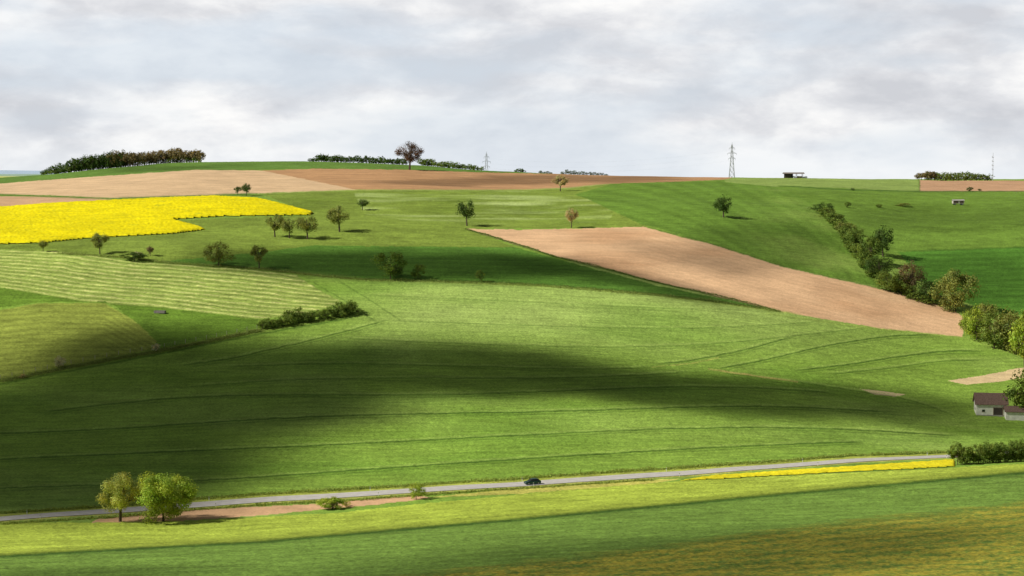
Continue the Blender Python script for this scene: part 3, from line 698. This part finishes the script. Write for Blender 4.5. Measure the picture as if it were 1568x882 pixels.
# ------------------------------------------------------------------ sun + clouds
az=math.radians(75); el=math.radians(38)
S=np.array([-math.cos(el)*math.sin(az),-math.cos(el)*math.cos(az),math.sin(el)])
sun=bpy.data.lights.new('sun','SUN'); sun.energy=5.0; sun.angle=math.radians(0.5); sun.color=(1.0,0.95,0.84)
so=bpy.data.objects.new('sun',sun); scene.collection.objects.link(so); so.rotation_euler=Vector(S).to_track_quat('Z','Y').to_euler()
cx=np.arange(-520,521,9.); cy=np.concatenate([np.arange(120,1000,8.),np.arange(1000,1700,12.)])
CX,CY=np.meshgrid(cx,cy); CX=CX.ravel();CY=CY.ravel(); CZ=hgt(CX,CY); cu_,cv_=proj(CX,CY,CZ)
cu2=cu_+26*fbm(CX/45,CY/45,201); cv2=cv_+10*fbm(CX/45,CY/45,205)
E=[(60,690,470,140,1.0,0),(330,590,370,100,1.0,.06),(720,565,360,56,.97,.06),(1130,604,420,42,.9,.08),(1480,640,200,34,.55,.05),
(620,406,400,27,.85,.02),(930,428,260,20,.75,.2),(1170,375,140,50,.45,0),(1490,430,150,56,.4,0),(1000,860,700,50,.6,-.07),(215,520,150,24,.5,-.1),
(800,277,300,10,.5,0),(1470,335,200,24,.25,0),(170,256,220,9,.4,0),(1050,395,150,20,.4,.2),(150,878,300,16,.5,0)]
dens=np.zeros(len(CX))
for (a,b,ra,rb,am,tl) in E:
    du=(cu2-a); dv=(cv2-b)-tl*(cu2-a); r=np.sqrt((du/ra)**2+(dv/rb)**2)
    t=np.clip((1.05-r)/0.5,0,1); t=t*t*(3-2*t)*am; dens=1-(1-dens)*(1-t)
outm=(cu_<-120)|(cu_>1700)|(CY<270)
n_=np.clip(fbm(CX/130,CY/110,211)*2+0.3,0,1); dens=np.where(outm,n_,dens)
ALT=ZC+420
k_=(ALT-CZ)/S[2]; bx=CX+S[0]*k_; by=CY+S[1]*k_
m,nt=nmat('cloud_vapour'); out=nt.nodes.new('ShaderNodeOutputMaterial')
a=nt.nodes.new('ShaderNodeAttribute'); a.attribute_name='Dens'
tr=nt.nodes.new('ShaderNodeBsdfTransparent'); df=nt.nodes.new('ShaderNodeBsdfDiffuse'); df.inputs[0].default_value=(.85,.86,.88,1)
tl_=nt.nodes.new('ShaderNodeBsdfTranslucent'); tl_.inputs[0].default_value=(.2,.21,.23,1)
ad=nt.nodes.new('ShaderNodeMixShader'); ad.inputs[0].default_value=.5; nt.links.new(df.outputs[0],ad.inputs[1]); nt.links.new(tl_.outputs[0],ad.inputs[2])
ms=nt.nodes.new('ShaderNodeMixShader'); nt.links.new(a.outputs['Color'],ms.inputs[0]); nt.links.new(tr.outputs[0],ms.inputs[1]); nt.links.new(ad.outputs[0],ms.inputs[2]); nt.links.new(ms.outputs[0],out.inputs[0])
I3=np.arange(len(CX)).reshape(len(cy),len(cx)); Q3=np.stack([I3[:-1,:-1],I3[:-1,1:],I3[1:,1:],I3[1:,:-1]],-1).reshape(-1,4)
obj('clouds',mesh('clouds',np.stack([bx,by,np.full(len(bx),ALT)],1),Q3,[m],col=np.repeat(np.clip(dens,0,.99)[:,None],3,1),colname='Dens',smooth=True))
# ------------------------------------------------------------------ world
w=bpy.data.worlds.new('World'); scene.world=w; w.use_nodes=True; nt=w.node_tree; nt.nodes.clear()
out=nt.nodes.new('ShaderNodeOutputWorld'); bg=nt.nodes.new('ShaderNodeBackground'); bg.inputs[1].default_value=0.1
sk=nt.nodes.new('ShaderNodeTexSky'); sk.sky_type='NISHITA'; sk.sun_disc=False; sk.sun_elevation=el; sk.sun_rotation=math.radians(255)
tc=nt.nodes.new('ShaderNodeTexCoord'); sep=nt.nodes.new('ShaderNodeSeparateXYZ'); nt.links.new(tc.outputs['Generated'],sep.inputs[0])
def mapping(sx,sy,sz,off=0):
    mp=nt.nodes.new('ShaderNodeMapping'); mp.inputs['Scale'].default_value=(sx,sy,sz); mp.inputs['Location'].default_value=(off,off*.7,off*.3)
    nt.links.new(tc.outputs['Generated'],mp.inputs[0]); return mp.outputs[0]
n1=noise(nt,mapping(12,12,32,5.3),1.0,7,.52,.25); n2=noise(nt,mapping(34,34,80,9.3),1.0,5,.6,.2); n3=noise(nt,mapping(5,5,24,21.),1.0,4,.5)
tone=nt.nodes.new('ShaderNodeValToRGB'); r=tone.color_ramp
r.elements[0].position=.37; r.elements[0].color=(6.3,6.45,6.85,1); r.elements[1].position=.61; r.elements[1].color=(9.9,9.85,9.75,1)
q_=r.elements.new(.47); q_.color=(7.5,7.6,7.9,1); q_=r.elements.new(.53); q_.color=(8.6,8.65,8.8,1)
md=nt.nodes.new('ShaderNodeMath'); md.operation='MULTIPLY_ADD'; nt.links.new(n2,md.inputs[0]); md.inputs[1].default_value=.3
ml=nt.nodes.new('ShaderNodeMath'); ml.operation='MULTIPLY'; nt.links.new(n1,ml.inputs[0]); ml.inputs[1].default_value=.7; nt.links.new(ml.outputs[0],md.inputs[2])
nt.links.new(md.outputs[0],tone.inputs[0])
cover=mapr(nt,n3,.40,.54,.4,1.0)
blue=mix(nt,'MIX',0.8,sk.outputs[0],(6.9,7.9,9.2))
c=mix(nt,'MIX',cover,blue,tone.outputs[0])
hz=mapr(nt,sep.outputs[2],0.0,0.022,0.55,0.0)
c=mix(nt,'MIX',hz,c,(8.2,8.7,9.2))
dk=mapr(nt,sep.outputs[2],.095,.26,1.0,.13)
c=mix(nt,'MULTIPLY',1.0,c,dk)
nt.links.new(c,bg.inputs[0]); nt.links.new(bg.outputs[0],out.inputs[0])
# ------------------------------------------------------------------ camera
cam=bpy.data.cameras.new('camera'); co=bpy.data.objects.new('camera',cam); scene.collection.objects.link(co)
co.location=(0,0,ZC); co.rotation_euler=(math.pi/2-P,0,0)
cam.sensor_width=36; cam.lens=36*F/1568; cam.clip_start=0.5; cam.clip_end=40000
scene.camera=co
